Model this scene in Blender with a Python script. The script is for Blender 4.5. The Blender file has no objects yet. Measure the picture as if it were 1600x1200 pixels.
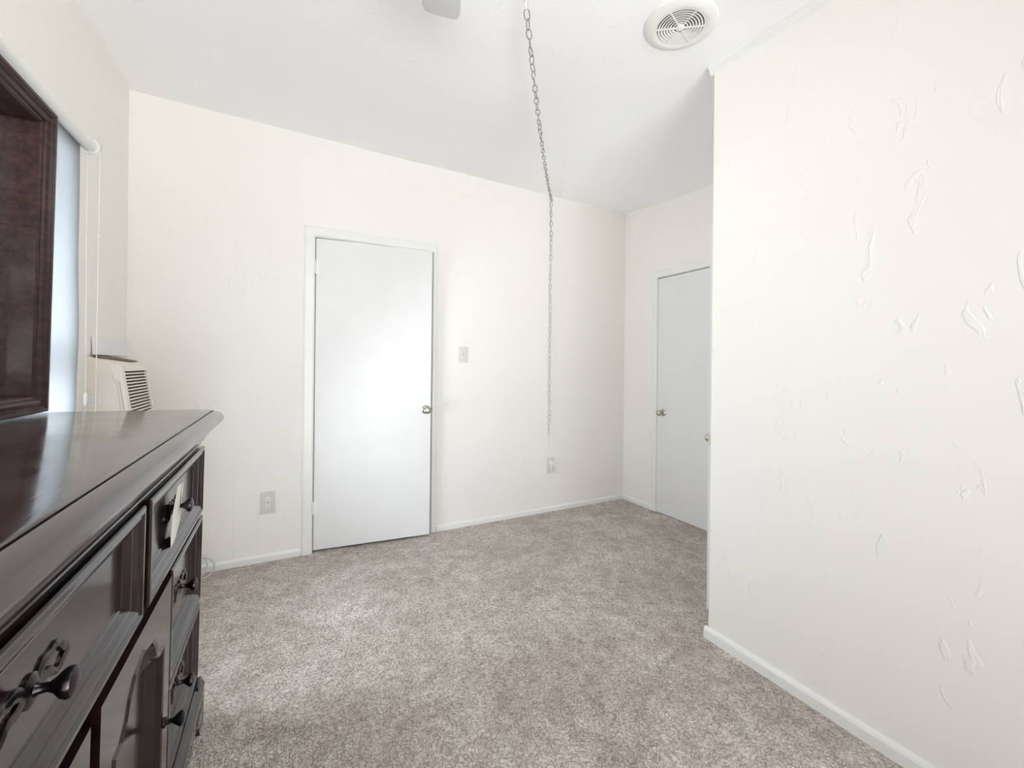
import bpy, bmesh, math, random
from mathutils import Vector, Matrix, noise
random.seed(7)
PI = math.pi
S = bpy.context.scene
C = S.collection

# ------------------------------------------------------------------ camera
cam = bpy.data.cameras.new('camera'); cam.sensor_width = 36.0
cam.lens = 669.55 / 1600 * 36; cam.shift_y = -27.8 / 1600; cam.clip_start = 0.02
cam_o = bpy.data.objects.new('camera', cam); C.objects.link(cam_o)
YAW, ROLL = 0.48657, 0.010719
fw = Vector((math.sin(YAW), math.cos(YAW), 0)); rt = Vector((math.cos(YAW), -math.sin(YAW), 0)); up = Vector((0, 0, 1))
r2 = rt * math.cos(ROLL) + up * math.sin(ROLL); u2 = up * math.cos(ROLL) - rt * math.sin(ROLL)
cam_o.matrix_world = Matrix(((r2.x, u2.x, -fw.x, 0), (r2.y, u2.y, -fw.y, 0), (r2.z, u2.z, -fw.z, 1.22), (0, 0, 0, 1)))
S.camera = cam_o

# ------------------------------------------------------------------ world, lights, exposure
# daylight at the shaded window, plus added fill areas at left and rear
W = bpy.data.worlds.new('sky'); S.world = W; W.use_nodes = True
wb = W.node_tree.nodes['Background']; wb.inputs[0].default_value = (0.85, 0.92, 1.0, 1); wb.inputs[1].default_value = 0.7

def area(name, loc, direction, sx, sy, power, col=(1, 1, 1)):
    L = bpy.data.lights.new(name, 'AREA'); L.shape = 'RECTANGLE'; L.size = sx; L.size_y = sy
    L.energy = power; L.color = col
    o = bpy.data.objects.new(name, L); C.objects.link(o); o.location = loc
    o.rotation_euler = Vector(direction).to_track_quat('-Z', 'Y').to_euler()
    return o
area('window_daylight', (-1.25, 1.85, 1.05), (1, 0, 0.22), 1.5, 2.0, 205, (0.88, 0.93, 1.0))
area('left_up_fill', (-1.65, 1.9, 0.15), (1, 0, 0.75), 1.6, 0.9, 105, (1.0, 0.985, 0.96))  # added up-aimed fill to lift the ceiling and alcove
area('rear_fill', (0.05, -2.0, 1.15), (0.35, 1, 0.0), 2.3, 2.3, 92, (1.0, 0.978, 0.968))  # added fill from behind the viewer, source unseen
area('rear_up_fill', (0.2, -2.65, -0.1), (0, 1, 0.9), 2.6, 1.0, 165, (1.0, 0.98, 0.972))  # added up-aimed fill for the ceiling, source unseen
S.view_settings.view_transform = 'Standard'; S.view_settings.look = 'None'
S.view_settings.exposure = 0.0; S.view_settings.gamma = 1.0; S.view_settings.use_curve_mapping = False
S.cycles.max_bounces = 16; S.cycles.diffuse_bounces = 10; S.cycles.glossy_bounces = 6

# ------------------------------------------------------------------ materials
def mat(name, col, rough=0.6, metal=0.0, spec=0.5, coat=0.0):
    m = bpy.data.materials.new(name); m.use_nodes = True
    b = m.node_tree.nodes['Principled BSDF']
    b.inputs['Base Color'].default_value = (*col, 1); b.inputs['Roughness'].default_value = rough
    b.inputs['Metallic'].default_value = metal; b.inputs['Specular IOR Level'].default_value = spec
    b.inputs['Coat Weight'].default_value = coat; b.inputs['Coat Roughness'].default_value = 0.08
    return m, m.node_tree, b

def nd(t, kind, **kw):
    n = t.nodes.new(kind)
    for k, v in kw.items():
        if k.startswith('i_'):
            key = k[2:]
            n.inputs[int(key) if key.isdigit() else key.replace('_', ' ')].default_value = v
        else:
            setattr(n, k, v)
    return n

def ramp(t, src, p0, p1, c0=(0, 0, 0, 1), c1=(1, 1, 1, 1)):
    r = t.nodes.new('ShaderNodeValToRGB')
    r.color_ramp.elements[0].position = p0; r.color_ramp.elements[1].position = p1
    r.color_ramp.elements[0].color = c0; r.color_ramp.elements[1].color = c1
    t.links.new(src, r.inputs[0]); return r.outputs[0]

def plaster(name, col, col2, bump=0.35, seams=False):
    m, t, b = mat(name, col, 0.62, spec=0.3)
    g = nd(t, 'ShaderNodeNewGeometry')
    n1 = nd(t, 'ShaderNodeTexNoise', i_Scale=1.3, i_Detail=3.0)
    t.links.new(g.outputs['Position'], n1.inputs['Vector'])
    mx = nd(t, 'ShaderNodeMix', data_type='RGBA')
    mx.inputs['A'].default_value = (*col, 1); mx.inputs['B'].default_value = (*col2, 1)
    t.links.new(ramp(t, n1.outputs['Fac'], 0.38, 0.68), mx.inputs['Factor'])
    t.links.new(mx.outputs['Result'], b.inputs['Base Color'])
    # trowelled ridges: sparse streaks and a fine orange peel
    mp = nd(t, 'ShaderNodeMapping'); mp.inputs['Scale'].default_value = (10, 10, 4.6)
    t.links.new(g.outputs['Position'], mp.inputs['Vector'])
    n2 = nd(t, 'ShaderNodeTexNoise', i_Scale=1.3, i_Detail=5.0, i_Distortion=1.4)
    t.links.new(mp.outputs[0], n2.inputs['Vector'])
    r2_ = ramp(t, n2.outputs['Fac'], 0.625, 0.685)
    n3 = nd(t, 'ShaderNodeTexNoise', i_Scale=70.0, i_Detail=4.0)
    t.links.new(g.outputs['Position'], n3.inputs['Vector'])
    n4 = nd(t, 'ShaderNodeTexNoise', i_Scale=3.0, i_Detail=2.0)
    t.links.new(g.outputs['Position'], n4.inputs['Vector'])
    a1 = nd(t, 'ShaderNodeMath', operation='MULTIPLY_ADD'); t.links.new(n3.outputs['Fac'], a1.inputs[0]); a1.inputs[1].default_value = 0.16
    k2 = nd(t, 'ShaderNodeMath', operation='MULTIPLY'); t.links.new(r2_, k2.inputs[0]); k2.inputs[1].default_value = 1.1
    t.links.new(k2.outputs[0], a1.inputs[2])
    a2 = nd(t, 'ShaderNodeMath', operation='MULTIPLY_ADD'); t.links.new(n4.outputs['Fac'], a2.inputs[0]); a2.inputs[1].default_value = 3.0
    t.links.new(a1.outputs[0], a2.inputs[2])
    h = a2.outputs[0]
    if seams:                                           # old panel joints telegraphing through the paint
        sx = nd(t, 'ShaderNodeSeparateXYZ'); t.links.new(g.outputs['Position'], sx.inputs[0])
        wob = nd(t, 'ShaderNodeTexNoise', i_Scale=4.0)
        t.links.new(g.outputs['Position'], wob.inputs['Vector'])
        for px, amp in ((-0.262, -1.6), (-0.14, -0.7), (2.02, -0.5)):
            d = nd(t, 'ShaderNodeMath', operation='SUBTRACT'); t.links.new(sx.outputs[0], d.inputs[0]); d.inputs[1].default_value = px
            w = nd(t, 'ShaderNodeMath', operation='MULTIPLY_ADD'); t.links.new(wob.outputs['Fac'], w.inputs[0]); w.inputs[1].default_value = 0.012
            t.links.new(d.outputs[0], w.inputs[2])
            ab = nd(t, 'ShaderNodeMath', operation='ABSOLUTE'); t.links.new(w.outputs[0], ab.inputs[0])
            rr = ramp(t, ab.outputs[0], 0.0, 0.006, (1, 1, 1, 1), (0, 0, 0, 1))
            if px < 0:
                low = nd(t, 'ShaderNodeMapRange'); t.links.new(sx.outputs[2], low.inputs[0]); low.inputs[1].default_value = 0.45; low.inputs[2].default_value = 0.9; low.inputs[3].default_value = 1; low.inputs[4].default_value = 0.08
                mm = nd(t, 'ShaderNodeMath', operation='MULTIPLY'); t.links.new(rr, mm.inputs[0]); t.links.new(low.outputs[0], mm.inputs[1]); rr = mm.outputs[0]
            s = nd(t, 'ShaderNodeMath', operation='MULTIPLY_ADD'); t.links.new(rr, s.inputs[0]); s.inputs[1].default_value = amp
            t.links.new(h, s.inputs[2]); h = s.outputs[0]
    bp = nd(t, 'ShaderNodeBump', i_Strength=bump, i_Distance=0.004)
    t.links.new(h, bp.inputs['Height']); t.links.new(bp.outputs[0], b.inputs['Normal'])
    return m

def painted(name, col, rough=0.35, bump=0.12, scale=14.0):
    m, t, b = mat(name, col, rough)
    g = nd(t, 'ShaderNodeNewGeometry')
    n = nd(t, 'ShaderNodeTexNoise', i_Scale=scale, i_Detail=5.0); t.links.new(g.outputs['Position'], n.inputs['Vector'])
    bp = nd(t, 'ShaderNodeBump', i_Strength=bump, i_Distance=0.004)
    t.links.new(n.outputs['Fac'], bp.inputs['Height']); t.links.new(bp.outputs[0], b.inputs['Normal'])
    c = ramp(t, n.outputs['Fac'], 0.3, 0.75, (*[v * 0.97 for v in col], 1), (*col, 1))
    t.links.new(c, b.inputs['Base Color'])
    return m

def wood(name, c0, c1, rough, bump=0.08, spec=0.5, coat=0.30):
    m, t, b = mat(name, c0, rough, spec=spec, coat=coat)
    tc = nd(t, 'ShaderNodeTexCoord')
    mp = nd(t, 'ShaderNodeMapping'); mp.inputs['Scale'].default_value = (30, 2.2, 30)
    t.links.new(tc.outputs['Object'], mp.inputs['Vector'])
    n = nd(t, 'ShaderNodeTexNoise', i_Scale=2.2, i_Detail=8.0, i_Distortion=0.6); t.links.new(mp.outputs[0], n.inputs['Vector'])
    t.links.new(ramp(t, n.outputs['Fac'], 0.35, 0.7, (*c0, 1), (*c1, 1)), b.inputs['Base Color'])
    n2 = nd(t, 'ShaderNodeTexNoise', i_Scale=9.0, i_Detail=5.0); t.links.new(tc.outputs['Object'], n2.inputs['Vector'])
    r = ramp(t, n2.outputs['Fac'], 0.35, 0.7, (rough * 0.75,) * 3 + (1,), (rough * 1.3,) * 3 + (1,))
    t.links.new(r, b.inputs['Roughness'])
    bp = nd(t, 'ShaderNodeBump', i_Strength=bump, i_Distance=0.002)
    t.links.new(n.outputs['Fac'], bp.inputs['Height']); t.links.new(bp.outputs[0], b.inputs['Normal'])
    return m

def carpet_mat():
    m, t, b = mat('carpet_pile', (0.36, 0.32, 0.28), 0.97, spec=0.05)
    b.inputs['Sheen Weight'].default_value = 0.25; b.inputs['Sheen Roughness'].default_value = 0.6
    g = nd(t, 'ShaderNodeNewGeometry')
    def nz(sc, det, dist=0.0):
        n = nd(t, 'ShaderNodeTexNoise', i_Scale=sc, i_Detail=det, i_Distortion=dist); t.links.new(g.outputs['Position'], n.inputs['Vector']); return n.outputs['Fac']
    big = nz(2.6, 3, 0.6); mid = nz(12, 4, 0.8); warp = nz(38, 2)
    off = nd(t, 'ShaderNodeVectorMath', operation='MULTIPLY_ADD')
    wn = nd(t, 'ShaderNodeTexNoise', i_Scale=34.0, i_Detail=2.0); t.links.new(g.outputs['Position'], wn.inputs['Vector'])
    t.links.new(wn.outputs['Color'], off.inputs[0]); off.inputs[1].default_value = (0.035, 0.035, 0.0); t.links.new(g.outputs['Position'], off.inputs[2])
    vo = nd(t, 'ShaderNodeTexVoronoi', i_Scale=135.0); t.links.new(off.outputs[0], vo.inputs['Vector'])
    tuft = ramp(t, vo.outputs['Distance'], 0.15, 0.85, (1, 1, 1, 1), (0, 0, 0, 1))
    vs_ = nd(t, 'ShaderNodeSeparateColor'); t.links.new(vo.outputs['Color'], vs_.inputs[0])
    base = ramp(t, vs_.outputs[0], 0.0, 1.0, (0.63, 0.575, 0.53, 1), (0.83, 0.78, 0.74, 1))
    def mul(a, b_):
        mm = nd(t, 'ShaderNodeMix', data_type='RGBA', blend_type='MULTIPLY'); mm.inputs['Factor'].default_value = 1
        t.links.new(a, mm.inputs['A']); t.links.new(b_, mm.inputs['B']); return mm.outputs['Result']
    gap_shade = ramp(t, vo.outputs['Distance'], 0.40, 0.78, (1, 1, 1, 1), (0.56, 0.52, 0.48, 1))  # shade between tufts painted into the colour
    c2 = ramp(t, mid, 0.35, 0.65, (0.80, 0.785, 0.77, 1), (1.09, 1.09, 1.09, 1))
    c3 = ramp(t, big, 0.35, 0.65, (0.86, 0.84, 0.82, 1), (1.06, 1.06, 1.07, 1))
    t.links.new(mul(mul(mul(base, gap_shade), c2), c3), b.inputs['Base Color'])
    s1 = nd(t, 'ShaderNodeMath', operation='MULTIPLY_ADD'); t.links.new(mid, s1.inputs[0]); s1.inputs[1].default_value = 0.9; t.links.new(tuft, s1.inputs[2])
    bp = nd(t, 'ShaderNodeBump', i_Strength=0.8, i_Distance=0.009)
    t.links.new(s1.outputs[0], bp.inputs['Height']); t.links.new(bp.outputs[0], b.inputs['Normal'])
    return m

M = {}
M['wall'] = plaster('wall_paint', (0.88, 0.862, 0.832), (0.868, 0.848, 0.815), seams=False)
M['wall_back'] = plaster('back_wall_paint', (0.88, 0.862, 0.832), (0.868, 0.848, 0.815), seams=True)
M['ceiling'] = plaster('ceiling_paint', (0.925, 0.925, 0.925), (0.915, 0.915, 0.915), bump=0.3)
M['trim'] = painted('trim_paint', (0.86, 0.855, 0.84), 0.32)
M['door'] = painted('door_paint', (0.80, 0.80, 0.81), 0.38, 0.06, 6.0)
M['carpet'] = carpet_mat()
M['wood'] = wood('dark_cherry_wood', (0.008, 0.0035, 0.0035), (0.022, 0.009, 0.009), 0.15, 0.04)
M['wood_frame'] = wood('dark_cherry_frame', (0.022, 0.009, 0.0085), (0.060, 0.026, 0.024), 0.45, 0.06, 0.3, 0.05)
M['wood_top'] = wood('dark_cherry_top', (0.020, 0.0095, 0.0085), (0.042, 0.021, 0.018), 0.17, 0.10, 0.5, 0.4)
M['mirror'] = mat('mirror_glass', (0.92, 0.93, 0.93), 0.02, 1.0)[0]
M['bronze'] = mat('dark_bronze', (0.06, 0.05, 0.055), 0.28, 1.0)[0]
M['chrome'] = mat('satin_nickel', (0.55, 0.52, 0.48), 0.22, 1.0)[0]
M['chain'] = mat('grey_chain_metal', (0.40, 0.39, 0.37), 0.38, 0.9)[0]
M['chain_pale'] = mat('whitened_chain', (0.55, 0.53, 0.50), 0.45, 0.4)[0]
M['white_plastic'] = mat('white_plastic', (0.84, 0.83, 0.80), 0.35)[0]
M['plate_grey'] = mat('plate_grey', (0.66, 0.64, 0.62), 0.4)[0]
M['plate_pale'] = mat('plate_pale_grey', (0.70, 0.69, 0.66), 0.4)[0]
M['grille_dark'] = mat('grille_shade', (0.085, 0.065, 0.05), 0.8)[0]
M['dark'] = mat('recess_shade', (0.03, 0.028, 0.026), 0.8)[0]  # dark colour standing in for shade inside vent and outlet holes
M['ivory'] = painted('ivory_plastic', (0.80, 0.75, 0.66), 0.45, 0.03)
M['ivory_light'] = mat('light_ivory_plastic', (0.84, 0.81, 0.74), 0.42)[0]
M['brown_paper'] = mat('brown_cardboard', (0.22, 0.14, 0.10), 0.85)[0]
M['white_board'] = mat('white_board', (0.82, 0.82, 0.84), 0.7)[0]
M['paper'] = mat('white_paper', (0.85, 0.83, 0.79), 0.75)[0]
M['cable'] = mat('grey_cable', (0.60, 0.60, 0.60), 0.5)[0]
M['vent'] = mat('vent_white', (0.80, 0.79, 0.77), 0.45)[0]
M['fan_blade'] = mat('fan_blade_grey_white', (0.50, 0.50, 0.49), 0.6)[0]
M['fan'] = mat('fan_white', (0.70, 0.70, 0.68), 0.45)[0]
# translucent roller shade
m, t, b = mat('shade_fabric', (0.88, 0.90, 0.92), 0.9, spec=0.1)
tr = nd(t, 'ShaderNodeBsdfTranslucent'); tr.inputs[0].default_value = (0.116, 0.121, 0.125, 1)
ms = nd(t, 'ShaderNodeMixShader'); ms.inputs[0].default_value = 0.62
t.links.new(b.outputs[0], ms.inputs[1]); t.links.new(tr.outputs[0], ms.inputs[2]); t.links.new(ms.outputs[0], t.nodes['Material Output'].inputs[0])
M['shade'] = m
m, t, b = mat('window_glass', (1, 1, 1), 0.0)
gl = nd(t, 'ShaderNodeBsdfGlossy'); gl.inputs['Roughness'].default_value = 0.02
tp = nd(t, 'ShaderNodeBsdfTransparent'); tp.inputs[0].default_value = (0.96, 0.98, 0.98, 1)
fr = nd(t, 'ShaderNodeFresnel'); ms = nd(t, 'ShaderNodeMixShader')
t.links.new(fr.outputs[0], ms.inputs[0]); t.links.new(tp.outputs[0], ms.inputs[1]); t.links.new(gl.outputs[0], ms.inputs[2]); t.links.new(ms.outputs[0], t.nodes['Material Output'].inputs[0])
M['glass'] = m

# ------------------------------------------------------------------ mesh helpers
def obj(name, bm, m, parent=None, smooth=None, label=None):
    bmesh.ops.recalc_face_normals(bm, faces=bm.faces)
    me = bpy.data.meshes.new(name); bm.to_mesh(me); bm.free()
    me.materials.append(m)
    if smooth is not None:
        me.shade_smooth() if smooth >= 180 else None
        if smooth < 180:
            for p in me.polygons: p.use_smooth = True
            me.set_sharp_from_angle(angle=math.radians(smooth))
    o = bpy.data.objects.new(name, me); C.objects.link(o)
    if parent: o.parent = parent
    if label: o['label'] = label
    return o

def tag(o, label, cat, group=None, kind=None):
    o['label'] = label; o['category'] = cat
    if group: o['group'] = group
    if kind: o['kind'] = kind
    return o

def thing(name, label, cat, loc=(0, 0, 0), rot=(0, 0, 0), group=None, kind=None):
    o = bpy.data.objects.new(name, None); o.empty_display_size = 0.1; C.objects.link(o)
    o.location = loc; o.rotation_euler = rot
    return tag(o, label, cat, group, kind)

def box(bm, x0, x1, y0, y1, z0, z1, bev=0.0, seg=2):
    r = bmesh.ops.create_cube(bm, size=1.0)
    vs = r['verts']
    for v in vs:
        v.co = Vector(((x0 + x1) / 2 + v.co.x * (x1 - x0), (y0 + y1) / 2 + v.co.y * (y1 - y0), (z0 + z1) / 2 + v.co.z * (z1 - z0)))
    if bev:
        es = list({e for v in vs for e in v.link_edges})
        bmesh.ops.bevel(bm, geom=es, offset=bev, segments=seg, affect='EDGES', profile=0.6)
    return bm

def newbox(*a, **k): return box(bmesh.new(), *a, **k)

def loft(bm, loops, cap0=True, cap1=True, closed=True):
    rings = [[bm.verts.new(p) for p in L] for L in loops]
    n = len(rings[0])
    for a, b in zip(rings, rings[1:]):
        for i in range(n if closed else n - 1):
            j = (i + 1) % n
            try: bm.faces.new((a[i], a[j], b[j], b[i]))
            except ValueError: pass
    if cap0: bm.faces.new(rings[0][::-1])
    if cap1: bm.faces.new(rings[-1])
    return bm

def lathe(bm, prof, origin, axis, seg=24):
    ax = Vector(axis).normalized()
    u = ax.orthogonal().normalized(); v = ax.cross(u)
    o = Vector(origin)
    loops = []
    for d, r in prof:
        r = max(r, 0.0002)
        loops.append([o + ax * d + (u * math.cos(2 * PI * i / seg) + v * math.sin(2 * PI * i / seg)) * r for i in range(seg)])
    return loft(bm, loops)

def tube(bm, pts, r, seg=8, closed=False, rf=None):
    pts = [Vector(p) for p in pts]; n = len(pts)
    t0 = (pts[1] - pts[0]).normalized(); nrm = t0.orthogonal().normalized()
    loops = []
    for i, p in enumerate(pts):
        a = pts[(i - 1) % n] if closed or i > 0 else p
        b_ = pts[(i + 1) % n] if closed or i < n - 1 else p
        tg = (b_ - a).normalized()
        nrm = (nrm - tg * nrm.dot(tg)); nrm = nrm.normalized() if nrm.length > 1e-6 else tg.orthogonal().normalized()
        bn = tg.cross(nrm); rr = rf(i / (n - 1)) * r if rf else r
        loops.append([p + (nrm * math.cos(2 * PI * k / seg) + bn * math.sin(2 * PI * k / seg)) * rr for k in range(seg)])
    if closed:
        loops.append(loops[0])
        rings = [[bm.verts.new(q) for q in L] for L in loops[:-1]]
        for i in range(n):
            A, B = rings[i], rings[(i + 1) % n]
            for k in range(seg):
                bm.faces.new((A[k], A[(k + 1) % seg], B[(k + 1) % seg], B[k]))
        return bm
    return loft(bm, loops)

def prism(bm, poly, axis, a, b):
    """poly: 2-D points; axis 'x': (y,z), 'y': (x,z), 'z': (x,y)"""
    f = {'x': lambda p, d: (d, p[0], p[1]), 'y': lambda p, d: (p[0], d, p[1]), 'z': lambda p, d: (p[0], p[1], d)}[axis]
    return loft(bm, [[f(p, a) for p in poly], [f(p, b) for p in poly]])

def smooth_path(ctrl, n=12):
    ctrl = [Vector(c) for c in ctrl]; out = []
    for i in range(len(ctrl) - 1):
        p0 = ctrl[max(i - 1, 0)]; p1 = ctrl[i]; p2 = ctrl[i + 1]; p3 = ctrl[min(i + 2, len(ctrl) - 1)]
        for k in range(n):
            s = k / n
            out.append(0.5 * ((2 * p1) + (p2 - p0) * s + (2 * p0 - 5 * p1 + 4 * p2 - p3) * s * s + (3 * p1 - p0 - 3 * p2 + p3) * s ** 3))
    out.append(ctrl[-1]); return out

# ------------------------------------------------------------------ room dimensions
XL, XA, X1, YB, YN, YE = -0.765, 2.795, 1.704, 3.043, -1.55, 1.295
def zc(x, y):
    s = (x - XL) / (XA - XL)
    return 2.70 * (1 - s) + (2.648 + 0.067 * (y - 3.043)) * s

def struct(name, bm, m, label, cat, parent=None, smooth=None):
    o = obj(name, bm, m, parent, smooth); return tag(o, label, cat, kind='structure')

# floor
bm = bmesh.new()
box(bm, XL - 0.12, XA + 0.12, YN - 0.12, YB + 0.12, -0.12, 0.0)
struct('floor', bm, M['carpet'], 'grey-beige cut pile carpet covering the whole bedroom floor', 'carpet')
# ceiling: gently sagging and lumpy
bm = bmesh.new(); nx, ny = 90, 110
x0, x1_, y0, y1_ = XL - 0.12, XA + 0.12, YN - 0.12, YB + 0.12
grid = []
for i in range(nx + 1):
    row = []
    for j in range(ny + 1):
        x = x0 + (x1_ - x0) * i / nx; y = y0 + (y1_ - y0) * j / ny
        lump = 0.010 * noise.noise(Vector((x * 1.7, y * 1.7, 3.1))) + 0.004 * noise.noise(Vector((x * 5, y * 5, 9)))
        row.append(bm.verts.new((x, y, zc(x, y) + lump)))
    grid.append(row)
for i in range(nx):
    for j in range(ny):
        bm.faces.new((grid[i][j], grid[i][j + 1], grid[i + 1][j + 1], grid[i + 1][j]))
r = bmesh.ops.extrude_face_region(bm, geom=bm.faces[:])
for v in r['geom']:
    if isinstance(v, bmesh.types.BMVert): v.co.z = 2.95
struct('ceiling', bm, M['ceiling'], 'uneven white painted ceiling of the bedroom', 'ceiling', smooth=60)

# walls (openings are built by leaving them out)
ZT = 2.90
DL, DR, DT = 0.160, 0.952, 2.045           # back door opening
bm = bmesh.new()
box(bm, XL - 0.12, DL, YB, YB + 0.12, -0.1, ZT); box(bm, DR, XA + 0.12, YB, YB + 0.12, -0.1, ZT); box(bm, DL, DR, YB, YB + 0.12, DT, ZT)
struct('wall_back', bm, M['wall_back'], 'cream plastered back wall with a white door in it', 'wall')
AYa, AYb = 2.505, 2.915                       # air conditioner sleeve
VY0, VY1, VZ0, VZ1 = -1.30, -0.14, 0.75, 2.2   # unseen left window added behind the viewer for fill
WY0, WY1, WZ0, WZ1 = 1.25, 2.33, 0.36, 2.07   # left window
bm = bmesh.new()
box(bm, XL - 0.12, XL, YN - 0.12, VY0, -0.1, ZT); box(bm, XL - 0.12, XL, VY1, WY0, -0.1, ZT)
box(bm, XL - 0.12, XL, VY0, VY1, -0.1, VZ0); box(bm, XL - 0.12, XL, VY0, VY1, VZ1, ZT)
box(bm, XL - 0.12, XL, WY1, AYa - 0.0003, -0.1, ZT); box(bm, XL - 0.12, XL, AYb + 0.0003, YB, -0.1, ZT)
box(bm, XL - 0.12, XL, AYa - 0.0003, AYb + 0.0003, -0.1, 0.8598); box(bm, XL - 0.12, XL, AYa - 0.0003, AYb + 0.0003, 1.2443, ZT)
box(bm, XL - 0.12, XL, WY0, WY1, -0.1, WZ0); box(bm, XL - 0.12, XL, WY0, WY1, WZ1, ZT)
struct('wall_left', bm, M['wall'], 'cream left wall holding the shaded window', 'wall')
AY0, AY1, AT = 1.872, 2.640, 1.985        # alcove door opening
bm = bmesh.new()
box(bm, XA, XA + 0.12, AY1, YB, -0.1, ZT); box(bm, XA, XA + 0.12, YN - 0.12, AY0, -0.1, ZT); box(bm, XA, XA + 0.12, AY0, AY1, AT, ZT)
struct('wall_alcove', bm, M['wall'], 'short cream wall at the far right with a white door', 'wall')
bm = newbox(X1, X1 + 0.10, YN, YE, -0.1, ZT, bev=0.006)
struct('wall_right', bm, M['wall'], 'large bare cream wall filling the right foreground', 'wall')
CX0, CX1, CT = 1.862, 2.655, 1.925      # closet door opening in the return wall
bm = bmesh.new()
box(bm, X1 + 0.10, CX0, YE - 0.10, YE - 0.006, -0.1, ZT); box(bm, CX1, XA, YE - 0.10, YE - 0.006, -0.1, ZT); box(bm, CX0, CX1, YE - 0.10, YE - 0.006, CT, ZT)
struct('wall_return', bm, M['wall'], 'return wall round the corner holding the ajar closet door', 'wall')
bm = newbox(X1 + 0.10, XA, 0.52, 0.60, -0.1, ZT)
struct('wall_closet', bm, M['wall'], 'rear wall inside the closet behind the ajar door', 'wall')
NX0, NX1, NZ0, NZ1 = -0.5, 1.5, 0.12, 2.3  # unseen rear window, added and enlarged to let in fill
bm = bmesh.new()
box(bm, XL - 0.12, NX0, YN - 0.12, YN, -0.1, ZT); box(bm, NX1, XA + 0.12, YN - 0.12, YN, -0.1, ZT)
box(bm, NX0, NX1, YN - 0.12, YN, -0.1, NZ0); box(bm, NX0, NX1, YN - 0.12, YN, NZ1, ZT)
struct('wall_near', bm, M['wall'], 'cream wall behind the viewer with an added wide opening for fill light', 'wall')

# baseboards
def baseboard(name, p0, p1, nrm, h, label, t=0.013):
    p0 = Vector((*p0, 0)); p1 = Vector((*p1, 0)); n = Vector((*nrm, 0))
    prof = [(0, -0.02), (t, -0.02), (t, h * 0.72), (t * 0.8, h * 0.86), (t * 0.4, h), (0, h)]
    L = [[p + n * a + Vector((0, 0, z)) for a, z in prof] for p in (p0, p1)]
    struct(name, loft(bmesh.new(), L), M['trim'], label, 'baseboard')
baseboard('baseboard_back', (XL, YB), (0.093, YB), (0, -1), 0.045, 'white baseboard left of the back door')
baseboard('baseboard_back_right', (0.990, YB), (XA, YB), (0, -1), 0.042, 'white baseboard right of the back door')
baseboard('baseboard_alcove', (XA, YB), (XA, AY1 + 0.03), (-1, 0), 0.042, 'short white baseboard beside the alcove door')
baseboard('baseboard_right', (X1, YN), (X1, YE + 0.012), (-1, 0), 0.052, 'white baseboard along the bare right wall', 0.014)
baseboard('baseboard_left', (XL, YN), (XL, YB), (1, 0), 0.045, 'white baseboard along the left wall behind the dresser')
# cornice strip on the right wall
bm = bmesh.new()
L = []
for y in (YN, YE + 0.014):
    z = zc(X1, y)
    L.append([(X1 + 0.02, y, z + 0.03), (X1 - 0.022, y, z + 0.03), (X1 - 0.022, y, z - 0.006), (X1 - 0.012, y, z - 0.014), (X1 - 0.012, y, z - 0.024), (X1, y, z - 0.032), (X1 + 0.02, y, z - 0.032)])
loft(bm, L)
struct('trim_1', bm, M['trim'], 'narrow white moulding where the right wall meets the ceiling', 'trim')

# ------------------------------------------------------------------ doors
def casing_bm(a0, a1, zt, w, t, put, zb=-0.02, w1=None):
    """flat casing round an opening: put(a, d, z) maps along-wall, out-of-wall, height"""
    bm = bmesh.new(); w1 = w1 or w
    prof = [(0, 0), (0, t * 0.75), (0.12, t), (0.8, t), (1, t * 0.6), (1, 0)]
    prof1 = prof if w1 == w else [(0, 0), (0, t * 0.7), (0.12, t * 0.75), (0.45, t * 0.75), (1, t * 0.25), (1, 0)]
    L = []
    for corner, (sa, sz), ww, pf in (((a0, zb), (-1, 0), w, prof), ((a0, zt), (-1, 1), w, prof), ((a1, zt), (1, 1), w1, prof1), ((a1, zb), (1, 0), w1, prof1)):
        L.append([put(corner[0] + sa * u * ww, d, corner[1] + sz * u * w) for u, d in pf])
    return loft(bm, L)

def knob_bm(origin, axis, s=1.0):
    bm = bmesh.new()
    lathe(bm, [(0, 0.030 * s), (0.003, 0.031 * s), (0.007, 0.027 * s), (0.009, 0.014 * s), (0.028, 0.011 * s), (0.032, 0.018 * s), (0.040, 0.025 * s), (0.052, 0.0265 * s), (0.060, 0.023 * s), (0.064, 0.015 * s), (0.0645, 0.009 * s), (0.061, 0.007 * s)], origin, axis, 28)
    return bm

# door 1, back wall, pulled a few degrees open
d1 = thing('door_1', 'closed white slab door with nickel knob in the back wall', 'door', ((DL + DR) / 2, YB, 0), kind='structure')
cx = (DL + DR) / 2
put = lambda a, d, z: (a - cx, -d, z)
obj('door_casing', casing_bm(DL, DR, DT, 0.062, 0.017, put, w1=0.036), M['trim'], d1)
bm = bmesh.new()
for a, b_ in ((DL, DL + 0.004), (DR - 0.004, DR)): box(bm, a - cx, b_ - cx, 0.0, 0.115, 0.0, DT)
box(bm, DL - cx, DR - cx, 0.0, 0.115, DT - 0.004, DT); box(bm, DL - cx, DR - cx, 0.052, 0.065, 0, DT)
obj('door_jamb', bm, M['trim'], d1)
AJ = math.radians(-5.4)
def swing(bm):
    bmesh.ops.rotate(bm, verts=bm.verts, cent=(DL + 0.008 - cx, 0.0, 0), matrix=Matrix.Rotation(AJ, 3, 'Z')); return bm
sl = obj('door_slab', swing(newbox(DL + 0.009 - cx, DR - 0.028 - cx, 0.0, 0.038, 0.016, DT - 0.010, bev=0.002)), M['door'], d1)
kx = 0.890 - cx
obj('doorknob', swing(knob_bm((kx, 0.0, 0.905), (0, -1, 0))), M['chrome'], d1, 40, 'satin nickel knob')
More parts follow.
